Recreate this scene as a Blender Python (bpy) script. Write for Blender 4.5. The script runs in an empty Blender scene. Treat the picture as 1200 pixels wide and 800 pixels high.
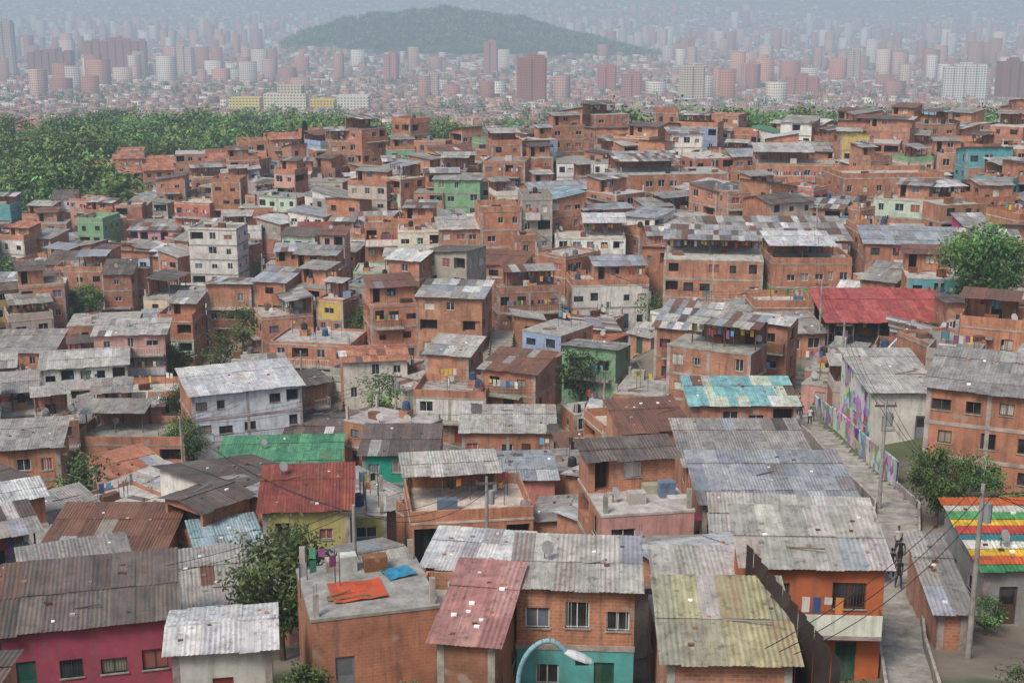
import bpy, math, random
import numpy as np
from mathutils import Vector, Matrix
R=random.Random(11); NR=np.random.default_rng(5)
sc=bpy.context.scene
def hx(s):
    s=s.lstrip('#'); o=[]
    for i in (0,2,4):
        v=int(s[i:i+2],16)/255; o.append(v/12.92 if v<.04045 else ((v+.055)/1.055)**2.4)
    return tuple(o)
# ---------------- terrain ----------------
RY=[-9999,2,8,25,40,60,85,115,140,165,205,230,260,290,310,340,420,600,900,1500,2500,4500,5500,7000,9000,14000]
TL=[1.7,1.7,13,21,27,32.5,39,44.5,48,50.5,52.5,53.5,54.5,55.5,56,56.5,57,63,82,120,140,150,130,60,-260,-1200]
TC=[1.7,1.7,13,21,26.5,32,38,43.7,45.4,43.8,43,42.3,39.8,36,35.5,41,53,62,82,120,140,150,130,60,-260,-1200]
TR=[1.7,1.7,12,19,25,30,32,33.5,35,36.5,37,36.5,35,34,34.5,39,50,61,82,120,140,150,130,60,-260,-1200]
HXs=[-620,-536,-493,-420,-330,-257,-150,-43,43,110,171,240,300,407,480]; HZs=[0,.1,.42,.68,.8,.93,1,.98,.86,.76,.6,.46,.3,.08,0]
def g(x,y):
    x=np.asarray(x,float); y=np.asarray(y,float)
    a=x/np.maximum(y,30); q=np.clip(np.abs(a)/.38,0,1); k=q*q*(3-2*q)
    l=np.interp(y,RY,TL); c=np.interp(y,RY,TC); r=np.interp(y,RY,TR)
    d=c*(1-k)+np.where(a<0,l,r)*k
    xq=x+60*np.sin(y*.004); hp=(np.interp(xq-45,HXs,HZs)+np.interp(xq-15,HXs,HZs)+np.interp(xq+15,HXs,HZs)+np.interp(xq+45,HXs,HZs))/4
    hill=114*hp*np.exp(-((y-3500)/330)**2)*(1+.03*np.sin(x*.03+.6)+.02*np.sin(x*.07))
    far=np.clip((y-4800)/2500,0,1)*(35*np.sin(x*.0011+1)+25*np.sin(x*.0027+y*.001)+12*np.sin(x*.006+2))
    loc=np.clip((y-95)/60,0,1)*np.clip((360-y)/60,0,1)*(1.8*np.sin(x*.13+y*.05)*np.cos(y*.11-x*.04)+1.0*np.sin(x*.27-y*.19+2))
    return 60-d+hill+far+loc
def gz(x,y): return float(g(x,y))
# ---------------- materials ----------------
def newmat(name):
    m=bpy.data.materials.new(name); m.use_nodes=True; nt=m.node_tree; nt.nodes.clear(); m.cycles.emission_sampling='NONE'; return m,nt
def N(nt,t,**k):
    n=nt.nodes.new(t)
    for a,b in k.items(): setattr(n,a,b)
    return n
hz=bpy.data.node_groups.new('painted_haze','ShaderNodeTree')  # haze painted into every material: blue-grey emission mixed in with distance
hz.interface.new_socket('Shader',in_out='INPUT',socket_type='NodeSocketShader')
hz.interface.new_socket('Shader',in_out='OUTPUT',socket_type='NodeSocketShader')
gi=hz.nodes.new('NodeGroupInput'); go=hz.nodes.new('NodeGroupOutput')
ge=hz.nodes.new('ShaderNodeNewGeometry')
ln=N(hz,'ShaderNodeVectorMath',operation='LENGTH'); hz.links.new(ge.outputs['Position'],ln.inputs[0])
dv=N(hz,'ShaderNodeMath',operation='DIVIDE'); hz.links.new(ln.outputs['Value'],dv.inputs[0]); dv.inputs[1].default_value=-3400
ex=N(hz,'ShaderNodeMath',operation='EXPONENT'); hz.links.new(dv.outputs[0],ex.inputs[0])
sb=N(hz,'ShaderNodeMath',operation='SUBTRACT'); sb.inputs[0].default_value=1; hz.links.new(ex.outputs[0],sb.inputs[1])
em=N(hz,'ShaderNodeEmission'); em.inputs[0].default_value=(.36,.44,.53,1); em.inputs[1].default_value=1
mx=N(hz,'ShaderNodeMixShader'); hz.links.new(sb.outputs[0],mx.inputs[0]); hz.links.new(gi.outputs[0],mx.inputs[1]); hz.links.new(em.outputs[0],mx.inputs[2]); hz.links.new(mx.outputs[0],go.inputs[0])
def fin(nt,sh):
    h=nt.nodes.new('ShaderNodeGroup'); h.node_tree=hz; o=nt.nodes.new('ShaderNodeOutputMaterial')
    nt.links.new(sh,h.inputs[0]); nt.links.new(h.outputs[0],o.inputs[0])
def noise(nt,vec,scale,detail=3,rough=.6):
    n=N(nt,'ShaderNodeTexNoise'); n.inputs['Scale'].default_value=scale; n.inputs['Detail'].default_value=detail; n.inputs['Roughness'].default_value=rough
    nt.links.new(vec,n.inputs['Vector'])
    return n.outputs['Fac']
def mr(nt,v,a,b,c,d):
    n=N(nt,'ShaderNodeMapRange'); nt.links.new(v,n.inputs[0])
    for i,q in enumerate((a,b,c,d)): n.inputs[i+1].default_value=q
    return n.outputs[0]
def mixc(nt,fac,a,b,bt='MIX'):
    n=N(nt,'ShaderNodeMix',data_type='RGBA',blend_type=bt)
    for s,v in ((n.inputs[0],fac),(n.inputs[6],a),(n.inputs[7],b)):
        if isinstance(v,bpy.types.NodeSocket): nt.links.new(v,s)
        elif isinstance(v,(int,float)): s.default_value=v
        else: s.default_value=(*v,1)
    return n.outputs[2]
def val(nt,c,v):
    n=N(nt,'ShaderNodeVectorMath',operation='SCALE'); nt.links.new(c,n.inputs[0]) ; nt.links.new(v,n.inputs['Scale']); return n.outputs[0]
def mathn(nt,op,a,b):
    n=N(nt,'ShaderNodeMath',operation=op)
    for i,v in enumerate((a,b)):
        if isinstance(v,bpy.types.NodeSocket): nt.links.new(v,n.inputs[i])
        else: n.inputs[i].default_value=v
    return n.outputs[0]
def bsdf(nt,col,rough=.85,metal=0,bump=None,bs=.3,bd=.02,spec=.3):
    b=N(nt,'ShaderNodeBsdfPrincipled'); b.inputs['Roughness'].default_value=rough; b.inputs['Metallic'].default_value=metal
    b.inputs['Specular IOR Level'].default_value=spec
    if isinstance(col,bpy.types.NodeSocket): nt.links.new(col,b.inputs['Base Color'])
    else: b.inputs['Base Color'].default_value=(*col,1)
    if bump is not None:
        u=N(nt,'ShaderNodeBump'); u.inputs['Strength'].default_value=bs; u.inputs['Distance'].default_value=bd
        nt.links.new(bump,u.inputs['Height']); nt.links.new(u.outputs[0],b.inputs['Normal'])
    return b.outputs[0]
def uvn(nt,sx=1,sy=1):
    u=N(nt,'ShaderNodeUVMap'); m=N(nt,'ShaderNodeMapping'); m.inputs['Scale'].default_value=(sx,sy,1); nt.links.new(u.outputs[0],m.inputs[0]); return m.outputs[0]
def pos(nt): return N(nt,'ShaderNodeNewGeometry').outputs['Position']
def attr(nt): return N(nt,'ShaderNodeAttribute',attribute_name='Col')
# brick
m,nt=newmat('hollow_clay_brick'); MBRICK=m
oi=N(nt,'ShaderNodeObjectInfo'); at=attr(nt)
br=N(nt,'ShaderNodeTexBrick'); nt.links.new(uvn(nt),br.inputs['Vector'])
br.inputs['Scale'].default_value=1; br.inputs['Brick Width'].default_value=.36; br.inputs['Row Height'].default_value=.17; br.inputs['Mortar Size'].default_value=.018; br.inputs['Bias'].default_value=-.2
br.inputs['Color1'].default_value=(*hx('b8795c'),1); br.inputs['Color2'].default_value=(*hx('9c6750'),1); br.inputs['Mortar'].default_value=(*hx('a39384'),1)
c=mixc(nt,mr(nt,oi.outputs['Random'],0,.6,0,.5),br.outputs['Color'],hx('b97a57'))
c=mixc(nt,mr(nt,oi.outputs['Random'],.6,1,0,.5),c,hx('8a6253'))
c=mixc(nt,1.0,c,at.outputs['Color'],'MULTIPLY')
c=val(nt,c,mr(nt,noise(nt,pos(nt),.55,4,.65),.3,.7,.62,1.25))
st=mr(nt,noise(nt,uvn(nt,2.2,.25),1,3),.5,.68,0,.6)
c=mixc(nt,st,c,hx('5e4f47'))
c=mixc(nt,mr(nt,noise(nt,uvn(nt,.5,.6),1,2),.62,.66,0,.6),c,hx('9c9085'))
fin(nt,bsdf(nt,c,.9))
# paint
m,nt=newmat('painted_plaster'); MPAINT=m
at=attr(nt)
c=val(nt,at.outputs['Color'],mr(nt,noise(nt,pos(nt),.9,4,.7),.3,.7,.72,1.12))
c=mixc(nt,mr(nt,noise(nt,uvn(nt,2.5,.3),1,3),.5,.72,0,.5),c,hx('6a6055'))
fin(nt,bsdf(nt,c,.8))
# sheets
m,nt=newmat('corrugated_sheet'); MSHEET=m
at=attr(nt)
c=val(nt,at.outputs['Color'],mr(nt,noise(nt,pos(nt),1.1,4,.7),.3,.7,.62,1.18))
sn=noise(nt,uvn(nt,3.5,.35),1,3,.7)
c=val(nt,c,mr(nt,sn,.35,.65,.7,1.1))
rf=mathn(nt,'MULTIPLY',mr(nt,sn,.36,.62,0,1),at.outputs['Alpha'])
c=mixc(nt,rf,c,hx('74503e'))
c=mixc(nt,mr(nt,noise(nt,pos(nt),2.3,3,.75),.55,.7,0,.65),c,hx('45423d'))
w=N(nt,'ShaderNodeTexWave',bands_direction='X',wave_profile='SIN'); w.inputs['Scale'].default_value=1.45; nt.links.new(uvn(nt),w.inputs['Vector'])
c=val(nt,c,mr(nt,w.outputs['Fac'],0,.5,.85,1.0))
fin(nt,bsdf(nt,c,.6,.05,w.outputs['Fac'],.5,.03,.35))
# glass
m,nt=newmat('window_glass'); MGLASS=m
c=mixc(nt,mr(nt,noise(nt,pos(nt),.9,1),.4,.6,0,1),(.012,.013,.016),(.05,.055,.06))
fin(nt,bsdf(nt,c,.12,0,None,spec=.5))
# concrete
m,nt=newmat('raw_concrete'); MCONC=m
at=attr(nt)
c=val(nt,at.outputs['Color'],mr(nt,noise(nt,pos(nt),1.1,5,.72),.3,.7,.45,1.25))
fin(nt,bsdf(nt,c,.9))
# mural
m,nt=newmat('mural_paint'); MMURAL=m
v=N(nt,'ShaderNodeTexVoronoi'); 
d1=N(nt,'ShaderNodeTexNoise'); d1.inputs['Scale'].default_value=.7; nt.links.new(pos(nt),d1.inputs['Vector'])
va=N(nt,'ShaderNodeVectorMath',operation='ADD'); sc2=N(nt,'ShaderNodeVectorMath',operation='SCALE'); sc2.inputs['Scale'].default_value=3
nt.links.new(d1.outputs['Color'],sc2.inputs[0]); nt.links.new(pos(nt),va.inputs[0]); nt.links.new(sc2.outputs[0],va.inputs[1]); nt.links.new(va.outputs[0],v.inputs['Vector']); v.inputs['Scale'].default_value=1.1
hs=N(nt,'ShaderNodeHueSaturation'); hs.inputs['Saturation'].default_value=.9; hs.inputs['Value'].default_value=.55; nt.links.new(v.outputs['Color'],hs.inputs['Color'])
c=mixc(nt,mr(nt,noise(nt,pos(nt),.6,2),.5,.55,0,.75),hs.outputs[0],hx('d0cec8'))
fin(nt,bsdf(nt,c,.75))
# bark / foliage
m,nt=newmat('bark'); MBARK=m
fin(nt,bsdf(nt,val(nt,mixc(nt,0,hx('5c4c3c'),(0,0,0)),mr(nt,noise(nt,pos(nt),6,3),.3,.7,.6,1.3)),.95))
def leafmat(name,trans):
    m,nt=newmat(name)
    at=attr(nt); oi=N(nt,'ShaderNodeObjectInfo')
    c=val(nt,at.outputs['Color'],mr(nt,oi.outputs['Random'],0,1,.6,1.5))
    hs=N(nt,'ShaderNodeHueSaturation'); nt.links.new(c,hs.inputs['Color']); nt.links.new(mr(nt,oi.outputs['Random'],0,1,.48,.54),hs.inputs['Hue'])
    hs.inputs['Saturation'].default_value=.85 
    if not trans:
        hs.inputs['Value'].default_value=1.15
        b=N(nt,'ShaderNodeBsdfDiffuse'); nt.links.new(hs.outputs[0],b.inputs[0]); fin(nt,b.outputs[0]); return m
    b=bsdf(nt,hs.outputs[0],.7,spec=.2); t=N(nt,'ShaderNodeBsdfTranslucent'); nt.links.new(hs.outputs[0],t.inputs[0])
    ms=N(nt,'ShaderNodeMixShader'); ms.inputs[0].default_value=.25; nt.links.new(b,ms.inputs[1]); nt.links.new(t.outputs[0],ms.inputs[2]); fin(nt,ms.outputs[0]); return m
MLEAF=leafmat('foliage',True); MLEAFF=leafmat('distant_foliage',False)
# ground
m,nt=newmat('hillside_ground'); MGROUND=m
at=attr(nt)
c=val(nt,at.outputs['Color'],mr(nt,noise(nt,pos(nt),.12,5,.7),.3,.7,.5,1.4))
c=mixc(nt,mathn(nt,'MULTIPLY',mr(nt,noise(nt,pos(nt),.09,3),.52,.6,0,.8),mathn(nt,'SUBTRACT',1.0,at.outputs['Alpha'])),c,hx('46552f'))
v=N(nt,'ShaderNodeTexVoronoi'); v.inputs['Scale'].default_value=.06; nt.links.new(pos(nt),v.inputs['Vector'])
sx=N(nt,'ShaderNodeSeparateColor'); nt.links.new(v.outputs['Color'],sx.inputs[0])
cr=N(nt,'ShaderNodeValToRGB'); cr.color_ramp.interpolation='CONSTANT'; nt.links.new(sx.outputs[0],cr.inputs[0])
e=cr.color_ramp.elements; e[0].color=(*hx('4a5540'),1); e[1].position=.35; e[1].color=(*hx('8d6e60'),1)
for p_,h_ in ((.55,'a58b7c'),(.72,'b9b0a6'),(.82,'6d7a58'),(.94,'ccc8c0')):
    q=e.new(p_); q.color=(*hx(h_),1)
f=mathn(nt,'MULTIPLY',at.outputs['Alpha'],mr(nt,noise(nt,pos(nt),.0015,3),.35,.6,.35,.9))
c=mixc(nt,f,c,cr.outputs[0])
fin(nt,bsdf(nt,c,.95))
# tower walls
m,nt=newmat('tower_facade'); MTOWER=m
at=attr(nt); br=N(nt,'ShaderNodeTexBrick'); br.offset=0; nt.links.new(uvn(nt),br.inputs['Vector'])
br.inputs['Scale'].default_value=1; br.inputs['Brick Width'].default_value=3.4; br.inputs['Row Height'].default_value=3.0; br.inputs['Mortar Size'].default_value=.85; br.inputs['Mortar Smooth'].default_value=.1
c=mixc(nt,br.outputs['Fac'],hx('5c5a5c'),at.outputs['Color'])
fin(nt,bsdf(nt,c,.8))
MATS=[MBRICK,MPAINT,MSHEET,MGLASS,MCONC,MMURAL,MLEAF,MBARK,MTOWER,MLEAFF]
BRI,PAI,SHE,GLA,CON,MUR,LEA,BAR,TOW,LEF=range(10)
W1=(1,1,1)
# ---------------- mesh builder ----------------
class MB:
    def __init__(s): s.v=[];s.f=[];s.m=[];s.c=[];s.uv=[]
    def q(s,pts,mat,col=W1,uv=None,a=0):
        n=len(s.v); k=len(pts); s.v.extend(pts); s.f.append(tuple(range(n,n+k))); s.m.append(mat)
        col=(col[0],col[1],col[2],a); s.c.extend([col]*k)
        if uv is None: uv=[(p[0]+p[1]*.3,p[2]+p[1]) for p in pts]
        s.uv.extend(uv)
    def box(s,x0,x1,y0,y1,z0,z1,mat,col=W1,bot=False):
        P=[(x0,y0,z0),(x1,y0,z0),(x1,y1,z0),(x0,y1,z0),(x0,y0,z1),(x1,y0,z1),(x1,y1,z1),(x0,y1,z1)]
        for a,b,c_,d in ((0,1,5,4),(1,2,6,5),(2,3,7,6),(3,0,4,7)):
            A,B=P[a],P[b]; L=math.hypot(A[0]-B[0],A[1]-B[1])
            s.q([A,B,P[c_],P[d]],mat,col,[(0,z0),(L,z0),(L,z1),(0,z1)])
        s.q([P[4],P[5],P[6],P[7]],mat,col,[(x0,y0),(x1,y0),(x1,y1),(x0,y1)])
        if bot: s.q([P[3],P[2],P[1],P[0]],mat,col)
    def tube(s,p0,p1,r0,r1,mat,col=W1,n=8,cap=True):
        p0=Vector(p0);p1=Vector(p1);d=(p1-p0).normalized(); a=d.orthogonal().normalized(); b=d.cross(a)
        A=[p0+(a*math.cos(t)+b*math.sin(t))*r0 for t in [i*2*math.pi/n for i in range(n)]]
        B=[p1+(a*math.cos(t)+b*math.sin(t))*r1 for t in [i*2*math.pi/n for i in range(n)]]
        for i in range(n):
            j=(i+1)%n; s.q([tuple(A[i]),tuple(A[j]),tuple(B[j]),tuple(B[i])],mat,col)
        if cap: s.q([tuple(p) for p in B],mat,col)
    def obj(s,name,parent=None,loc=None,smooth=False):
        if not s.f: return None
        me=bpy.data.meshes.new(name); me.from_pydata(s.v,[],s.f)
        used=sorted(set(s.m)); mp={u:i for i,u in enumerate(used)}
        for u in used: me.materials.append(MATS[u])
        me.polygons.foreach_set('material_index',[mp[i] for i in s.m])
        ul=me.uv_layers.new(name='UVMap'); ul.data.foreach_set('uv',np.array(s.uv,np.float32).ravel())
        ca=me.color_attributes.new('Col','FLOAT_COLOR','CORNER'); ca.data.foreach_set('color',np.array(s.c,np.float32).ravel())
        if smooth: me.polygons.foreach_set('use_smooth',[True]*len(me.polygons))
        o=bpy.data.objects.new(name,me); sc.collection.objects.link(o)
        if parent: o.parent=parent
        if loc: o.location=loc
        return o
def empty(name,loc=(0,0,0),rot=0):
    o=bpy.data.objects.new(name,None); o.empty_display_size=.5; sc.collection.objects.link(o); o.location=loc; o.rotation_euler=(0,0,math.radians(rot)); return o
def jit(c,a=.08):
    k=1+R.uniform(-a,a); return tuple(min(1,max(0,q*k*(1+R.uniform(-a,a)*.35))) for q in c)
RC={'fc':['9a9790','8f8c86','a5a198'],'lt':['b8b5ac','aca9a0','c0bcb2'],'zn':['9ea5aa','929aa0','abb1b5'],'dk':['66625d','5a5753','726d66'],'ru':['7c5a4b','8a6553','6b5044'],
'wh':['cfcfcc','c2c3c2','d8d7d2'],'bl':['93a8b1','8aa8ac','a2b6bc'],'gr':['4f8d68','488562','5c9a73'],'rd':['8c4a3e','84443a','94503f'],'tl':['8cc0bd','7db0b3','c3cdb8'],
'ye':['a8a488','b2ac86','9c9a84'],'pk':['b8857c','a97a73','c0928a'],'or':['b5765a','a96a4f','bf8264'],'redr':['b0544e','a94f4b','b85e56']}
STR=['3f8f5a','c9622f','d8b437','d8d4c4','3a7f86','c04a3a','d8b437','57a05f','c9c4b4','c9622f']
def rcol(k,row=0):
    if k=='st': return jit(hx(STR[row%10]),.06),.1
    if k=='mx': k=R.choice(['fc','fc','fc','lt','lt','zn','dk','fc','dk','ru','zn','wh'])
    rust={'ru':.8,'dk':.35,'zn':.25,'fc':.12,'lt':.1}.get(k,.08)
    if R.random()<.08: rust=min(1,rust+.5)
    return jit(hx(R.choice(RC[k])),.09),rust
def sheets(mb,S0,S1,T0,T1,fn,key,geo,mapf):
    sw=R.choice([.85,1.05,1.05]); tl=R.uniform(1.9,2.9)
    if key=='st': tl=(T1-T0)/10.2
    ns=max(1,round((S1-S0)/sw)); ntt=max(1,round((T1-T0)/tl)); ds=(S1-S0)/ns; dt=(T1-T0)/ntt
    base=key
    for j in range(ntt):
        for i in range(ns):
            k=base
            if key not in('st','redr','gr','wh','bl','rd','pk') and R.random()<.07: k='mx'
            c_,ru=rcol(k,j)
            s0=S0+i*ds-.04+R.uniform(-.03,.03); s1=S0+(i+1)*ds+.04; t0=T0+j*dt-(.12 if j else R.uniform(0,.22)); t1=T0+(j+1)*dt
            zo=.03+.025*((ntt-j)%2)+.012*(i%2)+R.uniform(0,.012); sk=R.uniform(-.03,.03); lift=R.uniform(0,.04)
            n=max(2,round((s1-s0)/.11)) if geo else 1
            pr=None
            for a in range(n+1):
                s=s0+(s1-s0)*a/n; z=.028*(a%2) if geo else 0
                A=mapf(s+sk,t0);B=mapf(s,t1)
                A=(A[0],A[1],fn(*A)+zo+z+lift); B=(B[0],B[1],fn(*B)+zo+z)
                if pr: mb.q([pr[0],A,B,pr[1]],SHE,c_,[(ps,t0),(s,t0),(s,t1),(ps,t1)],ru)
                pr=(A,B); ps=s
def wall(wm,gm,p0,p1,z0,z1,ops,mat,col,far=False):
    L=math.hypot(p1[0]-p0[0],p1[1]-p0[1])
    ux,uy=(p1[0]-p0[0])/L,(p1[1]-p0[1])/L; nx,ny=uy,-ux; off=R.uniform(0,5)
    def P(s,z,d=0): return (p0[0]+ux*s-nx*d,p0[1]+uy*s-ny*d,z)
    def Q(mb,a,b,c_,d_,m_,cl,d=0):
        if b-a<.005 or d_-c_<.005: return
        mb.q([P(a,c_,d),P(b,c_,d),P(b,d_,d),P(a,d_,d)],m_,cl,[(a+off,c_),(b+off,c_),(b+off,d_),(a+off,d_)])
    s=0
    for (a,b,c_,d_,kind,fc) in sorted(ops):
        Q(wm,s,a,z0,z1,mat,col); Q(wm,a,b,z0,c_,mat,col); Q(wm,a,b,d_,z1,mat,col); s=b
        D=.16 if kind!='void' else .9
        for (A,B) in (((a,c_),(a,d_)),((b,d_),(b,c_)),((a,d_),(b,d_)),((b,c_),(a,c_))):
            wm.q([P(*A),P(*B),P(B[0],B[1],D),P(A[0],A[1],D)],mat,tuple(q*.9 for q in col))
        if kind=='void': Q(gm,a,b,c_,d_,PAI,(.03,.028,.027),D); continue  # near-black back panel: interior darkness painted as colour
        if kind=='door':
            Q(gm,a,b,c_,d_,PAI,fc,.1); 
            if not far: Q(gm,a+.12,b-.12,c_+1.1,d_-.15,GLA if R.random()<.4 else PAI,tuple(q*.7 for q in fc),.085); 
            continue
        cur=R.random()
        Q(gm,a,b,c_,d_,GLA if cur<.72 else PAI,hx(R.choice(['c9c2b4','8d8578','6a7480','9a5b50'])),.15)
        w_=.055
        for r in ((a,b,c_,c_+w_),(a,b,d_-w_,d_),(a,a+w_,c_+w_,d_-w_),(b-w_,b,c_+w_,d_-w_)): Q(gm,*r,PAI,fc,.1)
        nm=1 if b-a<1.5 else 2
        for k in range(nm): x_=a+(b-a)*(k+1)/(nm+1); Q(gm,x_-.025,x_+.025,c_+w_,d_-w_,PAI,fc,.1)
        if not far:
            if R.random()<.5:
                n=int((b-a)/.13)
                for k in range(1,n): x_=a+(b-a)*k/n; Q(gm,x_-.01,x_+.01,c_,d_,PAI,(.05,.05,.05) if R.random()<.5 else fc,.02)
            gm.q([P(a-.06,c_-.07,-.06),P(b+.06,c_-.07,-.06),P(b+.06,c_,-.06),P(a-.06,c_,-.06)],CON,hx('a09a90'))
            gm.q([P(a-.06,c_,-.06),P(b+.06,c_,-.06),P(b+.06,c_,.1),P(a-.06,c_,.1)],CON,hx('a09a90'))
    Q(wm,s,L,z0,z1,mat,col)
CLO=['c8c4bc','3c5a8c','a83c3c','d8c04c','4c8c6c','8c4c7c','222428','d88c4c','e0dcd4','5c9cc0']
def laundry(mb,x0,y0,x1,y1,z):
    n=int(math.hypot(x1-x0,y1-y0)/.45)
    for i in range(n):
        if R.random()<.3: continue
        t=i/n; t2=t+.7/n; dz=R.uniform(.35,.85); c_=hx(R.choice(CLO)); f=lambda t,e=0:(x0+(x1-x0)*t,y0+(y1-y0)*t+e)
        mb.q([(*f(t),z),(*f(t2),z-.02),(*f(t2,.05),z-dz),(*f(t,.03),z-dz)],PAI,c_)
def clutter(mb,w,d,z,n,near):
    for _ in range(n):
        x=R.uniform(-w/2+.6,w/2-.6); y=R.uniform(.6,d-.6); k=R.random()
        if k<.14:
            c_=hx(R.choice(['2a2a2c','31486a','2a2a2c','5c6066'])); z0=z+R.choice([.0,.8])
            if z0>z: mb.box(x-.5,x+.5,y-.5,y+.5,z,z0,BRI)
            mb.tube((x,y,z0),(x,y,z0+.75),.42,.36,PAI,c_,12); mb.tube((x,y,z0+.75),(x,y,z0+.9),.36,.12,PAI,c_,12)
        elif k<.5 and near:
            a=R.uniform(0,3); L=min(w*.4,2.6); ex_,ey=L*.5*math.cos(a),L*.15
            for t in (-1,1): mb.tube((x+ex_*t,y+ey*t,z),(x+ex_*t,y+ey*t,z+1.8),.03,.03,PAI,(.1,.1,.1),5)
            laundry(mb,x-ex_,y-ey,x+ex_,y+ey,z+1.75)
        elif k<.7:
            mb.box(x-.6,x+R.uniform(.2,.9),y-.3,y+.4,z,z+R.uniform(.3,1),R.choice([BRI,CON,PAI]),jit(hx(R.choice(['9a8f84','7a5a48','b0aca4','6a7c8c'])),.2))
        elif k<.85:
            for i in range(3): mb.tube((x,y+i*.12,z+.08+i*.03),(x+R.uniform(1,2),y+i*.15+R.uniform(-.3,.3),z+.1+R.uniform(0,.5)),.05,.05,PAI,hx('7a6248'),5)
        else:
            mb.tube((x,y,z),(x,y,z+.5),.04,.04,PAI,(.1,.1,.1),5); mb.tube((x,y,z+.55),(x+.15,y-.15,z+.65),.08,.36,PAI,hx('b5b5b2'),12)
def parse(ws):
    if ws=='b' : return (BRI,jit(W1,.18)),(BRI,jit(W1,.18))
    if ws=='mural': return (PAI,hx('c9c5bc')),(MUR,W1)
    m_=(PAI,jit(hx(ws[1:]),.06))
    return (m_,m_) if ws[0]=='a' else (m_,(BRI,jit(W1,.12)))
OBB=[]
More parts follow.
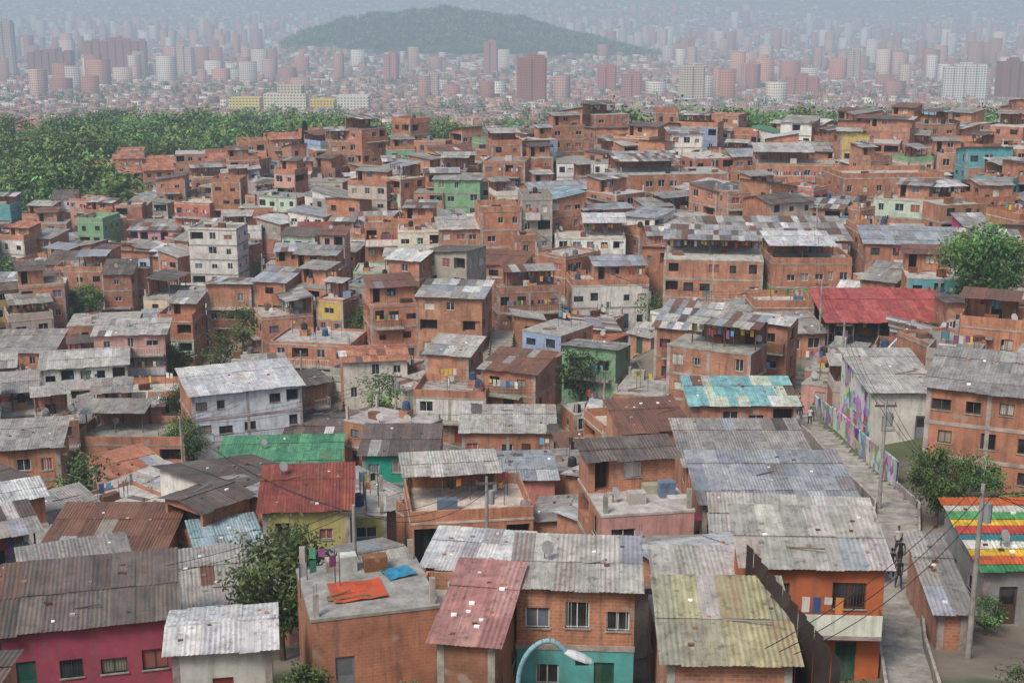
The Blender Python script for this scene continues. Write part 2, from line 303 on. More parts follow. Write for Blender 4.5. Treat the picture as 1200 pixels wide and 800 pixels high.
def house(x,y,w,d,H,rot=0,roof='sf',ws='b',rk='fc',name=None,low=None,slope=None,geo=None,hero=False,balc=None,ph=None,upc=None,win=None):
    z0=gz(x,y); E=empty(name or ('brick_house' if ws=='b' else 'painted_house'),(x,y,z0),rot)
    wm=MB();gm=MB();rm=MB();dm=MB()
    far=y>135; geo=(y<112) if geo is None else geo
    (fm,fc),(sm,scc)=parse(ws); conc=jit(hx('a29b92'),.15)
    opn=roof=='op'
    HH=H if not opn else 1.0
    n=max(1,round(HH/2.7)); fh=HH/n; hw=w/2
    wcol=hx(R.choice(['d8d8d6','c8c8c8','3a3230','d8d8d6','6a4a38','c9c9c9','2c4a40']))
    corners=[(-hw,0),(hw,0),(hw,d),(-hw,d)]
    slab=R.random()<.8; cols=R.random()<.5
    upm=(PAI,hx(R.choice(['d0ccc4','c8b89c','b5c4b0','c9a59c','a8bcc8','7aa88c','c4a860','9a948a','9a948a']))) if (n>1 and not hero and R.random()<.22) else None; upf=R.randint(0,max(0,n-1))
    for fl in range(n):
        zb=fl*fh; zt=(fl+1)*fh
        for k in range(4):
            a=corners[k]; b=corners[(k+1)%4]; L=w if k%2==0 else d
            mt,cl=(fm,fc) if k==0 else (sm,scc)
            if low and fl==0 and k in (0,3): mt,cl=PAI,hx(low)
            if upm and fl==upf and k in(0,3): mt,cl=upm
            if upc and fl==n-1 and k==0: mt,cl=PAI,hx(upc)
            ops=[]
            if not opn and fh>2.1:
                nw=int(L/R.uniform(1.6,2.6)) if k==0 else (int(L/R.uniform(2.2,3.4)) if (k in(1,3) and R.random()<.75) else 0)
                if nw:
                    seg=L/nw
                    for i in range(nw):
                        r=R.random() if not win else .1
                        if k==0 and fl==0 and i==(int(x*7)%nw):
                            ww=.9; c0=seg*(i+.5)-ww/2; ops.append((c0,c0+ww,zb+.05,zb+2.1,'door',jit(hx(R.choice(['5a4436','3c4c5c','8c3c34','c0bcb4','2c5c4c','7a7c7e'])),.1)))
                        elif r<.74:
                            ww=min(seg*.62,R.uniform(.7,1.5)); hh=R.uniform(.7,1.25); c0=seg*(i+.5)-ww/2+R.uniform(-.15,.15); zz=zb+R.uniform(.85,1.05); ops.append((c0,c0+ww,zz,zz+hh,'win',wcol))
                        elif r<.86 and seg>1.8:
                            ops.append((seg*i+.25,seg*(i+1)-.25,zb+.9,zt-.3,'void',wcol))
            wall(wm,gm,a,b,zb-(5 if fl==0 else 0),zt,ops,mt,cl,far)
        if slab and fl>0:
            e=.04
            dm.box(-hw-e,hw+e,-e,0.0,zb-.14,zb+.12,CON,conc); dm.box(-hw-e,-hw,0,d,zb-.14,zb+.12,CON,conc); dm.box(hw,hw+e,0,d,zb-.14,zb+.12,CON,conc)
    if cols and not opn:
        e=.02
        for cx in ([-hw,hw-.28]+([-.14] if w>7 else [])): dm.box(cx-(e if cx<-.2 else 0),cx+.28+(e if cx>0 else 0),-e,.0,-2,HH-.02,CON,conc)
        dm.box(-hw-e,-hw,0.001,.28,-2,HH-.02,CON,conc)
    if balc is None: balc= (n>1 and R.random()<.5 and not opn)
    if balc and n>1:
      for fl in ([R.randint(1,n-1)] if R.random()<.5 else range(1,n)):
        zb=fl*fh; bw=w*R.uniform(.45,1); x0=R.uniform(-hw,hw-bw); bc=jit(hx(R.choice(['d8d4cc','3c6c9c','9c3c34','3c8c7c','2c2c2c','c9a040','d8d4cc'])),.1)
        dm.box(x0,x0+bw,-.95,-.05,zb-.16,zb+.03,CON,conc,True)
        zr=zb+1.0; solid=R.random()<.25
        for r0,r1 in (((x0,-.93),(x0+bw,-.93)),((x0,-.93),(x0,-.05)),((x0+bw,-.93),(x0+bw,-.05))):
            L=math.hypot(r1[0]-r0[0],r1[1]-r0[1]); kk=max(1,int(L/(.14 if not far else .3)))
            if solid: dm.q([(*r0,zb),(*r1,zb),(*r1,zr),(*r0,zr)],R.choice([BRI,PAI]),jit(hx('d0ccc4'),.2)); continue
            dm.q([(*r0,zr-.03),(*r1,zr-.03),(*r1,zr+.03),(*r0,zr+.03)],PAI,bc)
            for i in range(kk+1):
                px=r0[0]+(r1[0]-r0[0])*i/kk; py=r0[1]+(r1[1]-r0[1])*i/kk; tx=(r1[0]-r0[0])/L*.014; ty=(r1[1]-r0[1])/L*.014
                dm.q([(px-tx,py-ty,zb),(px+tx,py+ty,zb),(px+tx,py+ty,zr),(px-tx,py-ty,zr)],PAI,bc)
        if R.random()<.5: laundry(dm,x0+.1,-.8,x0+bw-.1,-.8,zb+1.75)
    ov=.35; sl=slope or R.uniform(.08,.2)
    fnz=None
    def closure(f):
        for k in range(4):
            a=corners[k];b=corners[(k+1)%4]; za=f(*a);zb_=f(*b); L=w if k%2==0 else d
            if max(za,zb_)>HH+.02:
                mt,cl=(fm,fc) if k==0 else (sm,scc)
                wm.q([(*a,HH),(*b,HH),(*b,zb_),(*a,za)],mt,cl,[(0,HH),(L,HH),(L,zb_),(0,za)])
    if roof[0]=='s':
        dr=roof[1]
        f={'f':lambda X,Y:HH+.05+sl*Y,'b':lambda X,Y:HH+.05+sl*(d-Y),'l':lambda X,Y:HH+.05+sl*(X+hw),'r':lambda X,Y:HH+.05+sl*(hw-X)}[dr]
        if dr in 'fb': sheets(rm,-hw-ov,hw+ov,-ov,d+ov*.5,f,rk,geo,lambda s,t:(s,t))
        else: sheets(rm,-ov,d+ov,-hw-ov,hw+ov,f,rk,geo,lambda s,t:(t,s))
        closure(f); fnz=f
    elif roof=='gx':
        f=lambda X,Y:HH+.05+sl*(d/2-abs(Y-d/2))*1.4
        sheets(rm,-hw-ov,hw+ov,-ov,d/2,f,rk,geo,lambda s,t:(s,t)); sheets(rm,-hw-ov,hw+ov,-ov,d/2,f,rk,False,lambda s,t:(s,d-t))
        rm.box(-hw-ov,hw+ov,d/2-.15,d/2+.15,f(0,d/2)+.03,f(0,d/2)+.13,SHE,rcol(rk)[0])
        for sg in (-hw,hw): wm.q([(sg,0,HH),(sg,d,HH),(sg,d/2,f(0,d/2))],sm,scc,[(0,HH),(d,HH),(d/2,HH+1)])
        fnz=f
    elif opn:
        f=lambda X,Y:H+.05+sl*Y
        for i in range(6):
            px=-hw+.1+(w-.2)*i/5; dm.box(px-.07,px+.07,0.02,.16,HH,H+.03,PAI,hx('6a625a')); 
        dm.box(-hw,hw,.1,d,HH-.3,HH-.15,CON,conc); wm.box(-hw,hw,d-.2,d-.02,HH,H+sl*d-.1,PAI,hx('6a4c40'))
        sheets(rm,-hw-ov,hw+ov,-ov,d+ov,f,rk,geo,lambda s,t:(s,t)); clutter(dm,w,d,HH-.15,10,True)
    elif roof in('fl','te'):
        dm.box(-hw-.04,hw+.04,-.04,d+.04,H,H+.15,CON,jit(hx(R.choice(['9f9a92','b3ada4','8d8982','b8afa3'])),.1),True)
        if ph is None: ph=R.choice([.0,.0,.3,.8,.95])
        T=.14
        if ph:
            m2,c2=(fm,fc) if R.random()<.5 else (BRI,W1)
            z=H+.15
            for b_ in ((-hw,hw,0,T),(-hw,hw,d-T,d),(-hw,-hw+T,T,d-T),(hw-T,hw,T,d-T)): wm.box(*b_,z,z+ph,m2,c2)
        if R.random()<.55 and y<260:
            for cx in (-hw+.15,hw-.4):
                for cy in (.15,d-.4):
                    hh=R.uniform(.3,1.3); dm.box(cx,cx+.25,cy,cy+.25,H+.15,H+.15+hh,CON,conc)
                    for rx in (.05,.2): dm.tube((cx+rx,cy+rx,H+.15+hh),(cx+rx,cy+rx,H+.6+hh),.015,.015,PAI,hx('5c3a2c'),3,False)
        clutter(dm,w,d,H+.15,R.randint(3,7) if hero or y<240 else 2,y<200)
        if roof=='te':
            rd=d*R.uniform(.4,.8); y0=d-rd; wd=R.uniform(.5,1); x0=-hw+(0 if R.random()<.5 else w*(1-wd)); x1=hw if x0>-hw+.01 else -hw+w*wd; zt=H+2.3
            f=lambda X,Y:zt+.12*(Y-y0)
            if R.random()<.55:
                for k,(a,b) in enumerate((((x0+.02,y0),(x1-.02,y0)),((x1-.02,y0),(x1-.02,d-.02)),((x1-.02,d-.02),(x0+.02,d-.02)),((x0+.02,d-.02),(x0+.02,y0)))):
                    L=math.hypot(b[0]-a[0],b[1]-a[1]); ops=[]
                    if k==0: ops=[(.4,1.3,H+.2,H+2.15,'void',wcol)]+([(2.2,3.3,H+1.05,H+2.0,'win',wcol)] if L>4 else [])
                    wall(wm,gm,a,b,H+.15,zt,ops,BRI,W1,far)
                for xx in(x0+.02,x1-.02): wm.q([(xx,y0,zt),(xx,d-.02,zt),(xx,d-.02,f(0,d))],BRI,W1)
            else:
                for px in (x0+.1,(x0+x1)/2,x1-.2):
                    dm.box(px,px+.1,y0+.05,y0+.15,H+.15,zt+.02,PAI,hx('5c4c40')); dm.box(px,px+.1,d-.3,d-.2,H+.15,f(0,d),PAI,hx('5c4c40'))
                wm.box(x0,x1,d-.15,d-.01,H+.15,H+2.2,BRI)
                if R.random()<.5: laundry(dm,x0+.3,y0+.3,x1-.3,y0+.3,H+2.0)
            sheets(rm,x0-.3,x1+.3,y0-.5,d+.2,f,rk,geo,lambda s,t:(s,t))
    if fnz and y<215:
        for _ in range(R.randint(5,13) if y<150 else 3):
            X=R.uniform(-hw+.2,hw-.2);Y=R.uniform(.3,d-.5); z=fnz(X,Y)+.07; s_=R.uniform(.08,.17)
            dm.box(X,X+s_*1.6,Y,Y+s_,z,z+s_*.7,R.choice([BRI,CON]),jit((.3,.28,.25) if R.random()<.5 else W1,.3))
        for _ in range(2 if y<115 else 1):
            if R.random()<.4 and w>3:
                X=R.uniform(-hw+.5,hw-2);Y=R.uniform(.8,d-1); dm.tube((X,Y,fnz(X,Y)+.1),(X+R.uniform(1,2),Y+R.uniform(-.8,.8),fnz(X,Y)+.25),.04,.04,PAI,hx(R.choice(['7a6248','4a4440','8a8a88'])),5)
        if R.random()<.3:
            X=R.uniform(-hw+.5,hw-.5);Y=R.uniform(1,d-1);z=fnz(X,Y); dm.tube((X,Y,z),(X,Y,z+.6),.03,.03,PAI,(.1,.1,.1),5); dm.tube((X,Y,z+.6),(X+.15,Y-.2,z+.72),.06,.33,PAI,hx('a5a5a2'),12)
    wm.obj('walls',E);gm.obj('windows',E);rm.obj('roof',E);dm.obj('details',E)
    r=math.radians(rot); OBB.append((x,y,w,d,r,H,hero)); return E
HER=[(2.8,55.6,5.2,4.6,5.6,-4,'sf','b','lt',dict(low='#5aa5a2',balc=False,win=1)),(13.1,54.7,5.9,4.6,5.6,-3,'sf','a#b5653f','lt',dict(win=1,balc=True)),(8.3,47.4,4.7,5.4,3.4,-2,'sf','b','ye',{}),
(-20.1,59.5,7.8,6.0,3.6,14,'sf','a#a04a5c','dk',dict(win=1)),(-13.2,82.2,5.5,5.5,6,6,'sf','a#b0aa6c','rd',dict(win=1)),(-21.4,118.1,10.9,7.5,3.2,4,'sf','b','gr',{}),
(-9.9,113.4,6.4,6,5.4,0,'sf','a#1f9a82','dk',dict(win=1)),(-1.7,105,10.4,7,4,4,'gx','a#b8786a','zn',{}),(17.1,81.9,9.8,7.5,3,0,'sf','b','zn',{}),(17.9,97,9.6,9,2.7,0,'sf','b','fc',{}),
(31.4,86.1,8,8,7,-24,'sf','b','fc',{}),(41,143.5,13.8,9,3.8,0,'op','b','redr',{}),(25.8,62.5,5,6.5,3,0,'sf','a#8a8a88','st',{}),(31.0,103.2,5.4,10,4,0,'sf','mural','lt',{}),
(39.1,175,10.4,8,6,0,'te','b','wh',dict(low='#6aa83a')),(26.6,177.4,13,10,7.6,-8,'te','b','mx',{}),(38.6,195.6,21,10,5,0,'sf','b','mx',{}),(29.1,244.6,20,10,9,8,'te','b','mx',{}),
(51.6,246.7,15,9,8,-6,'te','b','lt',{}),(62.9,224.6,17,10,9,5,'fl','b','fc',{}),(15.2,270.5,12.6,8,8,0,'fl','a#d8d6d2','fc',{}),(54.2,181.1,13,9,5,-8,'sf','b','zn',{}),
(66.8,190.8,5,7,6,0,'sf','a#c04a80','mx',{}),(-14.8,167.7,6,7,7.5,14,'te','b','ru',{}),(-7.6,162.6,8,7,7.5,-9,'sf','b','mx',{}),(-48.1,217.6,14.6,8,4,0,'sf','f#c8bfae','wh',{}),
(-42,207,6,6,4,0,'fl','a#3aa6a4','fc',{}),(-26.4,130.9,11,8,7.5,22,'sf','f#c9cfd2','wh',dict(balc=True)),(-58.6,190,9.8,8,6,10,'fl','b','fc',{}),(-66.5,178,9,8,5,4,'sf','b','fc',{}),
(-50.8,156.5,9.8,8,5,14,'gx','f#d5d3cc','lt',{}),(-43.5,115,6.5,7,6,12,'sf','b','fc',{}),(-37.4,126.9,10.8,7,5,0,'te','b','fc',{}),(11.9,204.2,10.6,7,7,0,'te','a#d4d2cc','wh',{}),
(13.4,181.7,10.6,7,6,6,'te','f#d0ccc4','zn',{}),(-4,196.4,10.8,7,5,-16,'sf','b','ru',{}),(-19,201.4,9.7,7,5,0,'te','a#a9c0a0','lt',{}),(-16.7,230.2,19,10,6,9,'sf','b','mx',{}),
(9.3,243,12,8,7,20,'gx','b','zn',{}),(-1.5,258,8,8,10,-9,'fl','b','fc',{}),(20,112.6,9,6,5,0,'sf','b','tl',{}),(-.4,127.7,9,7,3.2,0,'sf','b','lt',{}),(11.9,106.9,5.5,6,6,10,'sf','b','ru',{}),
(-2.7,87,8.4,7,4,8,'te','b','lt',{}),(-2.4,74.7,5.5,5,3,-10,'sf','b','wh',{}),(-6.3,58.3,6,6,4,15,'fl','b','fc',dict(ph=.0)),(-1.9,51.5,2.4,6,4,-10,'sf','b','pk',{}),(-12.6,54.2,4.2,4,3.4,10,'gx','a#bdbab2','wh',{}),
(-27.4,85,8,6.5,3.2,0,'sf','b','ru',{}),(-18.6,84.5,4,5,3,20,'sf','b','bl',{}),(20.4,147.5,9.3,8,6.5,-20,'sf','b','mx',{}),(30.8,150.8,6.8,6,4,0,'fl','b','fc',{}),(-33.4,213.5,6,6,5,0,'fl','a#4a78a8','fc',{}),
(-73.1,275.9,10.4,8,6,0,'sf','a#cf9aa0','mx',{}),(-59.8,263.4,10,8,6,0,'te','a#c0d0c0','mx',{}),(2.3,174.5,8.5,6,5,12,'te','b','mx',{}),(-25.2,165,10.5,8,5,-10,'fl','b','fc',{}),(-15.4,148.6,7.2,7,5,10,'gx','f#c9c3b8','or',{}),
(20.7,59,1.3,8,1.9,-6,'sf','b','fc',dict(name='alley_shed',balc=False)),(-10.0,86.5,3,5,4.6,6,'fl','a#9c9a5c','fc',dict(win=1)),(-84,262,9,8,6,0,'sf','a#d8d4cc','mx',{}),(-36,236,9,7,6,0,'te','b','rd',{})]
for h in HER: house(*h[:9],hero=True,**h[9])
ALLEYS=[[(13,40),(16.2,50),(18.4,59),(19.7,64),(21.3,70),(23.0,76.6),(25.3,84.4),(25.6,94.6),(26.6,114.7),(27.8,127.3),(31.5,140.9)],[(-30,168),(-33.5,160),(-33.5,152),(-18.7,142.3),(-10,136),(-6,128)],[(-1,172),(-1.5,160),(3,150),(5,138),(8,126)],[(15.5,172),(13,160),(14,150)],[(-50,215),(-52,200),(-52,184),(-46,172),(-40,160)]]
def alley_d(x,y):
    b=99
    for A in ALLEYS:
        for (x0,y0),(x1,y1) in zip(A,A[1:]):
            dx,dy=x1-x0,y1-y0; t=max(0,min(1,((x-x0)*dx+(y-y0)*dy)/(dx*dx+dy*dy))); b=min(b,math.hypot(x-x0-dx*t,y-y0-dy*t))
    return b
TREES=[(-12.0,65.5,7.5,5.6),(-32.5,129,7,4.8),(52,147,11.5,9.8),(26.3,79.5,5.2,3.8),(28.9,80,4.4,3.4),(-57,184,6,5),(-43,168,6,5),(44,141,3.2,3.5),(21,160,4,3.2),(-6.3,152,4,3.6),(2.5,100.5,2.5,2),(-8.6,52.5,3,2.8),(13.2,45.5,2.4,2.8),(20,46.5,2.6,3.2),(29.8,74,4,4),(-4.2,52.8,2,1.8),(-37,147,5,4.5),(-62,161,6,5),(-66,208,7,6),(-90,240,8,7),(-97,252,9,8),(-20,178,5,4.5),(36,162,5,4.4)]
def blocked(x,y,s):
    for hx_,hy,w,d,r,H,he in OBB[:NH]:
        dx,dy=x-hx_,y-hy
        if abs(dx)+abs(dy)>45: continue
        lx=dx*math.cos(r)+dy*math.sin(r); ly=-dx*math.sin(r)+dy*math.cos(r)-d/2
        if abs(lx)<w/2+s and abs(ly)<d/2+s: return True
    for tx,ty,_,c_ in TREES:
        if math.hypot(x-tx,y-ty)<c_*.35+s: return True
    return alley_d(x,y)<1.2+s*.85
NH=len(OBB)
y=47.0; nf=0; SHR=[]
while y<332:
    xm=.42*y+9; x=-xm+R.uniform(0,5)
    while x<xm:
        X=x+R.uniform(-.9,.9);Y=y+R.uniform(-1.5,1.5); a=X/Y; x+=R.uniform(5.0,8.4)
        lim=326+6*math.sin(X*.06) if a<-.12 else 310+6*math.sin(X*.05)
        if Y>lim: continue
        w=R.uniform(4.2,8.8);d=R.uniform(5,7.4)
        if blocked(X,Y,2.7):
            if blocked(X,Y,1.5):
                if R.random()<.25 and not blocked(X,Y,.6): SHR.append((X,Y))
                continue
            w=R.uniform(3.2,4.2);d=R.uniform(3,4.2)
        elif R.random()<(.09 if a<-.2 and Y>100 else .055): SHR.append((X,Y)); continue
        ns=R.choice([1,2,2,3,3]) if Y>125 else R.choice([1,1,2])
        if Y>180: ns=R.choice([1,2,3,3,4])
        if Y<60: ns=1
        skip=False; lowr=False
        for q in OBB[:NH]:
            dy=q[1]-Y
            if dy>0 and abs(X/Y-q[0]/q[1])<(q[2]/2+w/2)/Y:
                if (q[1]<64 and dy<12) or (q[1]<100 and dy<8.5) or (q[1]<135 and dy<7.5): skip=True; break
                if dy<(16 if q[1]<150 else 12): ns=min(ns,1 if q[1]<210 else 2); lowr=True
        for t in TREES:
            dy=t[1]-Y
            if t[2]>4 and 0<dy<(22 if t[2]>9 else 8) and abs(X/Y-t[0]/t[1])<(t[3]*.5+w*.5)/Y: ns=1; lowr=True
        if skip: continue
        H=ns*R.uniform(2.4,2.75)
        rot=26*math.sin(X*.035+Y*.027)+14*math.sin(X*.017-Y*.06+2)+R.gauss(0,7)+(6 if a<.1 else -8)
        if R.random()<.14: rot+=R.choice([-45,40,60])
        rs=R.random()+(.0 if Y<125 else .06)
        roof='sf' if rs<.25 else 'sb' if rs<.35 else R.choice(['sl','sr']) if rs<.46 else 'gx' if rs<.52 else 'te' if rs<.8 else 'fl'
        if lowr and roof=='te': roof='fl' if R.random()<.4 else 'sf'
        wr=R.random()
        ws='b' if wr<.68 else ('f#' if wr<.9 else 'a#')+R.choice(['d5d1c8','cfc6b4','c9c5bc','d8d4cc','5c9ca0','7aa07a','c0948a','c4ac6a','8a9cb4','b8a89c','b5705c','d5d1c8','9cb8a0','9a948a','a39d92'])
        rk=R.choice(['fc','fc','fc','lt','lt','zn','mx','mx','mx','mx','dk','dk','dk','ru','wh','bl' if R.random()<.4 else 'fc','gr' if R.random()<.12 else 'lt','or' if R.random()<.5 else 'fc'])
        dd=d/2; rr_=math.radians(rot)
        house(X+math.sin(rr_)*dd,Y-math.cos(rr_)*dd,w,d,H,rot,roof,ws,rk); nf+=1
    y+=R.uniform(5.8,6.9)
for r_ in range(3):
    for i in range(8-r_):
        house(-108+i*8.2+R.uniform(-.6,.6)-r_*3,352+r_*15+R.uniform(-2,2),7.4,9,R.choice([10.8,13.5,13.5,10.8]),R.uniform(12,20),R.choice(['gx','fl']),'b','or',name='brick_apartment_block')
def sinn(x,y,s): return np.sin(x*s+1.3)*np.cos(y*s*.8+.4)+.6*np.sin(x*s*2.3+y*s*1.7)
k_=0
while k_<150:
    y=R.uniform(430,800); x=R.uniform(-.42,.42)*y
    if sinn(x,y,.02)<.0: k_+=1; house(x,y,R.uniform(9,15),R.uniform(8,11),R.choice([3,5.4,5.4,8]),R.uniform(-30,30),'gx',R.choice(['b','b','a#d5d1c8','a#cfc6b4']),R.choice(['or','or','ru','fc']))
# terrain mesh
ys=np.concatenate([np.linspace(-80,340,141),np.geomspace(344,16000,170)]); xp=np.concatenate([np.arange(0,150,3),np.geomspace(150,9500,105)])
xs=np.concatenate([-xp[:0:-1],xp]); X,Y=np.meshgrid(xs,ys); Z=g(X,Y)
verts=np.stack([X.ravel(),Y.ravel(),Z.ravel()],1); nx_=len(xs); ny_=len(ys)
ii=(np.arange(ny_-1)[:,None]*nx_+np.arange(nx_-1)[None]).ravel(); F=np.stack([ii,ii+1,ii+nx_+1,ii+nx_],1)
def npmesh(name,verts,F,col,mat,dom='POINT',uv=None):
    me=bpy.data.meshes.new(name); me.vertices.add(len(verts)); me.vertices.foreach_set('co',verts.astype(np.float32).ravel())
    k=F.shape[1]; me.loops.add(F.size); me.loops.foreach_set('vertex_index',F.astype(np.int32).ravel()); me.polygons.add(len(F)); me.polygons.foreach_set('loop_start',np.arange(0,F.size,k,dtype=np.int32)); me.polygons.foreach_set('loop_total',np.full(len(F),k,dtype=np.int32))
    me.update(calc_edges=True)
    ca=me.color_attributes.new('Col','FLOAT_COLOR',dom); ca.data.foreach_set('color',col.astype(np.float32).ravel())
    if uv is not None: me.uv_layers.new(name='UVMap').data.foreach_set('uv',uv.astype(np.float32).ravel())
    me.materials.append(mat); me.validate(); o=bpy.data.objects.new(name,me); sc.collection.objects.link(o); return o
yy=Y.ravel(); xx=X.ravel()
near=np.array(hx('7a7064')); green=np.array(hx('4c5836')); cit=np.array(hx('6a6a58')); cer=np.array(hx('2c3d26'))
t=np.clip((yy-300)/60,0,1)[:,None]; col=near*(1-t)+green*t; t=np.clip((yy-900)/500,0,1)[:,None]; col=col*(1-t)+cit*t
rr=((xx+75)/500)**2+((yy-3500)/420)**2; t=np.clip((1.25-rr)*3,0,1)[:,None]; col=col*(1-t)+cer*t
al=(np.clip((yy-1000)/500,0,1)*(1-t[:,0]))[:,None]
npmesh('hillside_terrain',verts,F,np.concatenate([col,al],1),MGROUND).data.polygons.foreach_set('use_smooth',[True]*len(F))
# ---------------- city mass ----------------
def boxes(name,x,y,w,d,h,rot,col,mat,base=3):
    n=len(x); z=g(x,y)
    lx=np.array([-1,1,1,-1,-1,1,1,-1])*.5; ly=np.array([-1,-1,1,1,-1,-1,1,1])*.5; lz=np.array([0,0,0,0,1,1,1,1])
    px=lx[None]*w[:,None]; py=ly[None]*d[:,None]; c_=np.cos(rot)[:,None]; s_=np.sin(rot)[:,None]
    V=np.stack([x[:,None]+px*c_-py*s_,y[:,None]+px*s_+py*c_,z[:,None]-base+lz[None]*(h[:,None]+base)],2).reshape(-1,3)
    q=np.array([[0,1,5,4],[1,2,6,5],[2,3,7,6],[3,0,4,7],[4,5,6,7]]); F=(np.arange(n)[:,None,None]*8+q[None]).reshape(-1,4)
    C=np.ones((n,5,4,4)); C[...,:3]=col[:,None,None,:]; C[:,4,:,:3]=col[:,None]*.5+np.array(hx('9a8478'))*.4
    U=np.zeros((n,5,4,2))
    for k in range(4):
        L=(w if k%2==0 else d); U[:,k,1,0]=L;U[:,k,2,0]=L;U[:,k,2,1]=h;U[:,k,3,1]=h
    U[:,4]=.1
    return npmesh(name,V,F,C.reshape(-1,4),mat,'CORNER',U.reshape(-1,2))
def pal(n,keys): P=np.array([hx(k) for k in keys]); return P[NR.integers(0,len(P),n)]*NR.uniform(.75,1.1,(n,1))
offhill=lambda x,y:(((x+75)/500)**2+((y-3500)/430)**2)>1
n=28000; y=np.exp(NR.uniform(math.log(600),math.log(8200),n)); x=NR.uniform(-.5,.5,n)*y
keep=offhill(x,y)&((y>1000)|(sinn(x,y,.014)>-.3)|(x/y<-.15))&~((y<1550)&(y>1380)&(x>-310)&(x<-130))
x,y=x[keep],y[keep]; n=len(x); s=np.clip(y/2500,.75,1.8)
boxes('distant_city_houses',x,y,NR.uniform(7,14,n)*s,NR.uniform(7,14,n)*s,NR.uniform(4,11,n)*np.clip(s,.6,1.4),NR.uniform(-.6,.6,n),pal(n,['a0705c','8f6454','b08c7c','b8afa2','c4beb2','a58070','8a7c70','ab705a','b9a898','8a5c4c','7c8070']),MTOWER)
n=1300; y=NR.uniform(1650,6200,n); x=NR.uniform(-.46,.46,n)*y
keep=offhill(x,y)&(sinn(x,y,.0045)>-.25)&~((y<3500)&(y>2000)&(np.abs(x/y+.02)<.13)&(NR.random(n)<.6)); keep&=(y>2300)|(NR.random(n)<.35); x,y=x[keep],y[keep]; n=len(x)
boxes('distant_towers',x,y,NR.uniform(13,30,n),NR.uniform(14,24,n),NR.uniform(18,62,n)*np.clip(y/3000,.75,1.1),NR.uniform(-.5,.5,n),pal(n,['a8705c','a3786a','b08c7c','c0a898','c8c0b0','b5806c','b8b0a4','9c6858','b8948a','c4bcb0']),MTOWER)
for (px,yb,wp,hp,cl) in [(60,2500,52,32,'8c5c54'),(138,2600,70,42,'a06c60'),(213,2600,28,34,'c0a89c'),(8,2700,20,60,'a89488'),(625,1700,33,53,'a2604f'),(813,1720,28,42,'c8b8a0'),(1130,1750,50,40,'c4c0b8'),(1188,1750,34,46,'8c5c54'),(711,2000,22,30,'a8685c'),(741,1800,22,30,'b07c70'),(458,2300,16,34,'b0786c'),(575,2600,16,40,'a8746c'),(880,2100,22,30,'b88c80'),(1000,2400,16,36,'b8a498'),(940,1900,40,22,'a8685c'),(505,1900,20,24,'b8a090')]:
    z=gz((px-600)/1600*yb,yb); dep=.97*yb+.243*(60-z); w=wp*dep/1600; h=hp*dep/1600; x=(px-600)/1600*dep
    E=empty('apartment_tower',(x,yb,z),R.uniform(-12,12)); mb=MB(); cc=jit(hx(cl),.05); d_=18; st=max(2,round(w/14)); sw=w/st
    for i in range(st):
        x0=-w/2+i*sw; yo=0 if i%2 else -1.5
        for bx in ((x0+.01,x0+sw*.82,yo,d_,-4,h+(3 if i%2 else 0)),(x0+sw*.82+.01,x0+sw-.01,yo+2.5,d_-1,-4,h-1)): mb.box(*bx,TOW,cc)
    mb.box(-w*.15,w*.15,5,11,h+.01,h+5,TOW,jit(cc)); mb.obj('tower_body',E)
E=empty('college_building',(-225,1440,gz(-225,1440)),0); mb=MB()
for i,(a,b,hh,cl) in enumerate([(-70,-38,17,'c9b86a'),(-34,10,21,'c8c0a8'),(14,40,15,'c9ac50'),(42,75,19,'c8c4b8'),(-20,5,29,'b8b09a')]): mb.box(a,b,i*1.3,25+i,-8,hh,TOW,hx(cl))
mb.obj('college_blocks',E)
# ---------------- trees ----------------
def tree_data(seed,nc,nl,ls,dense=.17,shape=1.0,lm=LEA):
    rg=np.random.default_rng(seed); mb=MB(); rr=random.Random(seed)
    C=[]
    for i in range(nc):
        while True:
            p=rg.uniform(-1,1,3)
            if .25<np.linalg.norm(p)<1: break
        C.append((p[0]*.42*shape*rg.uniform(.8,1.1),p[1]*.42*shape*rg.uniform(.8,1.1),.62+p[2]*.34))
    mb.tube((0,0,-.08),(.01,.01,.34),.035,.024,BAR,W1,7)
    for c_ in C[:max(6,nc//3)]:
        z0=rr.uniform(.22,.38); mid=(c_[0]*.45+rr.uniform(-.03,.03),c_[1]*.45,z0+(c_[2]-z0)*.55); mb.tube((0,0,z0),mid,.018,.012,BAR,W1,5,False); mb.tube(mid,c_,.012,.004,BAR,W1,4,False)
    for c_ in C:
        cb=rr.uniform(.55,1.5); base=hx(rr.choice(['4a5e2e','3f562b','566c34','3a502d','5e7032']))
        k=rr.uniform(.7,1.25); pts=rg.normal(0,dense*.5*k,(nl,3)); pts[:,2]*=.7
        for p in pts:
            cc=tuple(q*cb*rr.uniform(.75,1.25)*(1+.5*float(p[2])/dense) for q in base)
            o=Vector((c_[0]+p[0],c_[1]+p[1],c_[2]+p[2])); u=Vector(rg.normal(0,1,3)).normalized(); v=u.orthogonal().normalized(); u=u*ls*rr.uniform(.6,1.3); v=v*ls*rr.uniform(.3,.6)
            mb.q([tuple(o-u*.5),tuple(o-v*.5),tuple(o+u*.5),tuple(o+v*.5)],lm,cc)
    return mb
def tree(name,mb,x,y,h,w):
    o=mb.obj(name,None,(x,y,gz(x,y)-.1)); o.scale=(w/.95,w/.95,h); o.rotation_euler=(0,0,R.uniform(0,6)); return o
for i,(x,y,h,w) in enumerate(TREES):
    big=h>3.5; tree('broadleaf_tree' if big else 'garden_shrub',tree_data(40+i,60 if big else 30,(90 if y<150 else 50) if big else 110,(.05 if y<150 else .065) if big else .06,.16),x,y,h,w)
sm=tree_data(90,16,60,.075,.2).obj('m'); sme=sm.data; bpy.data.objects.remove(sm)
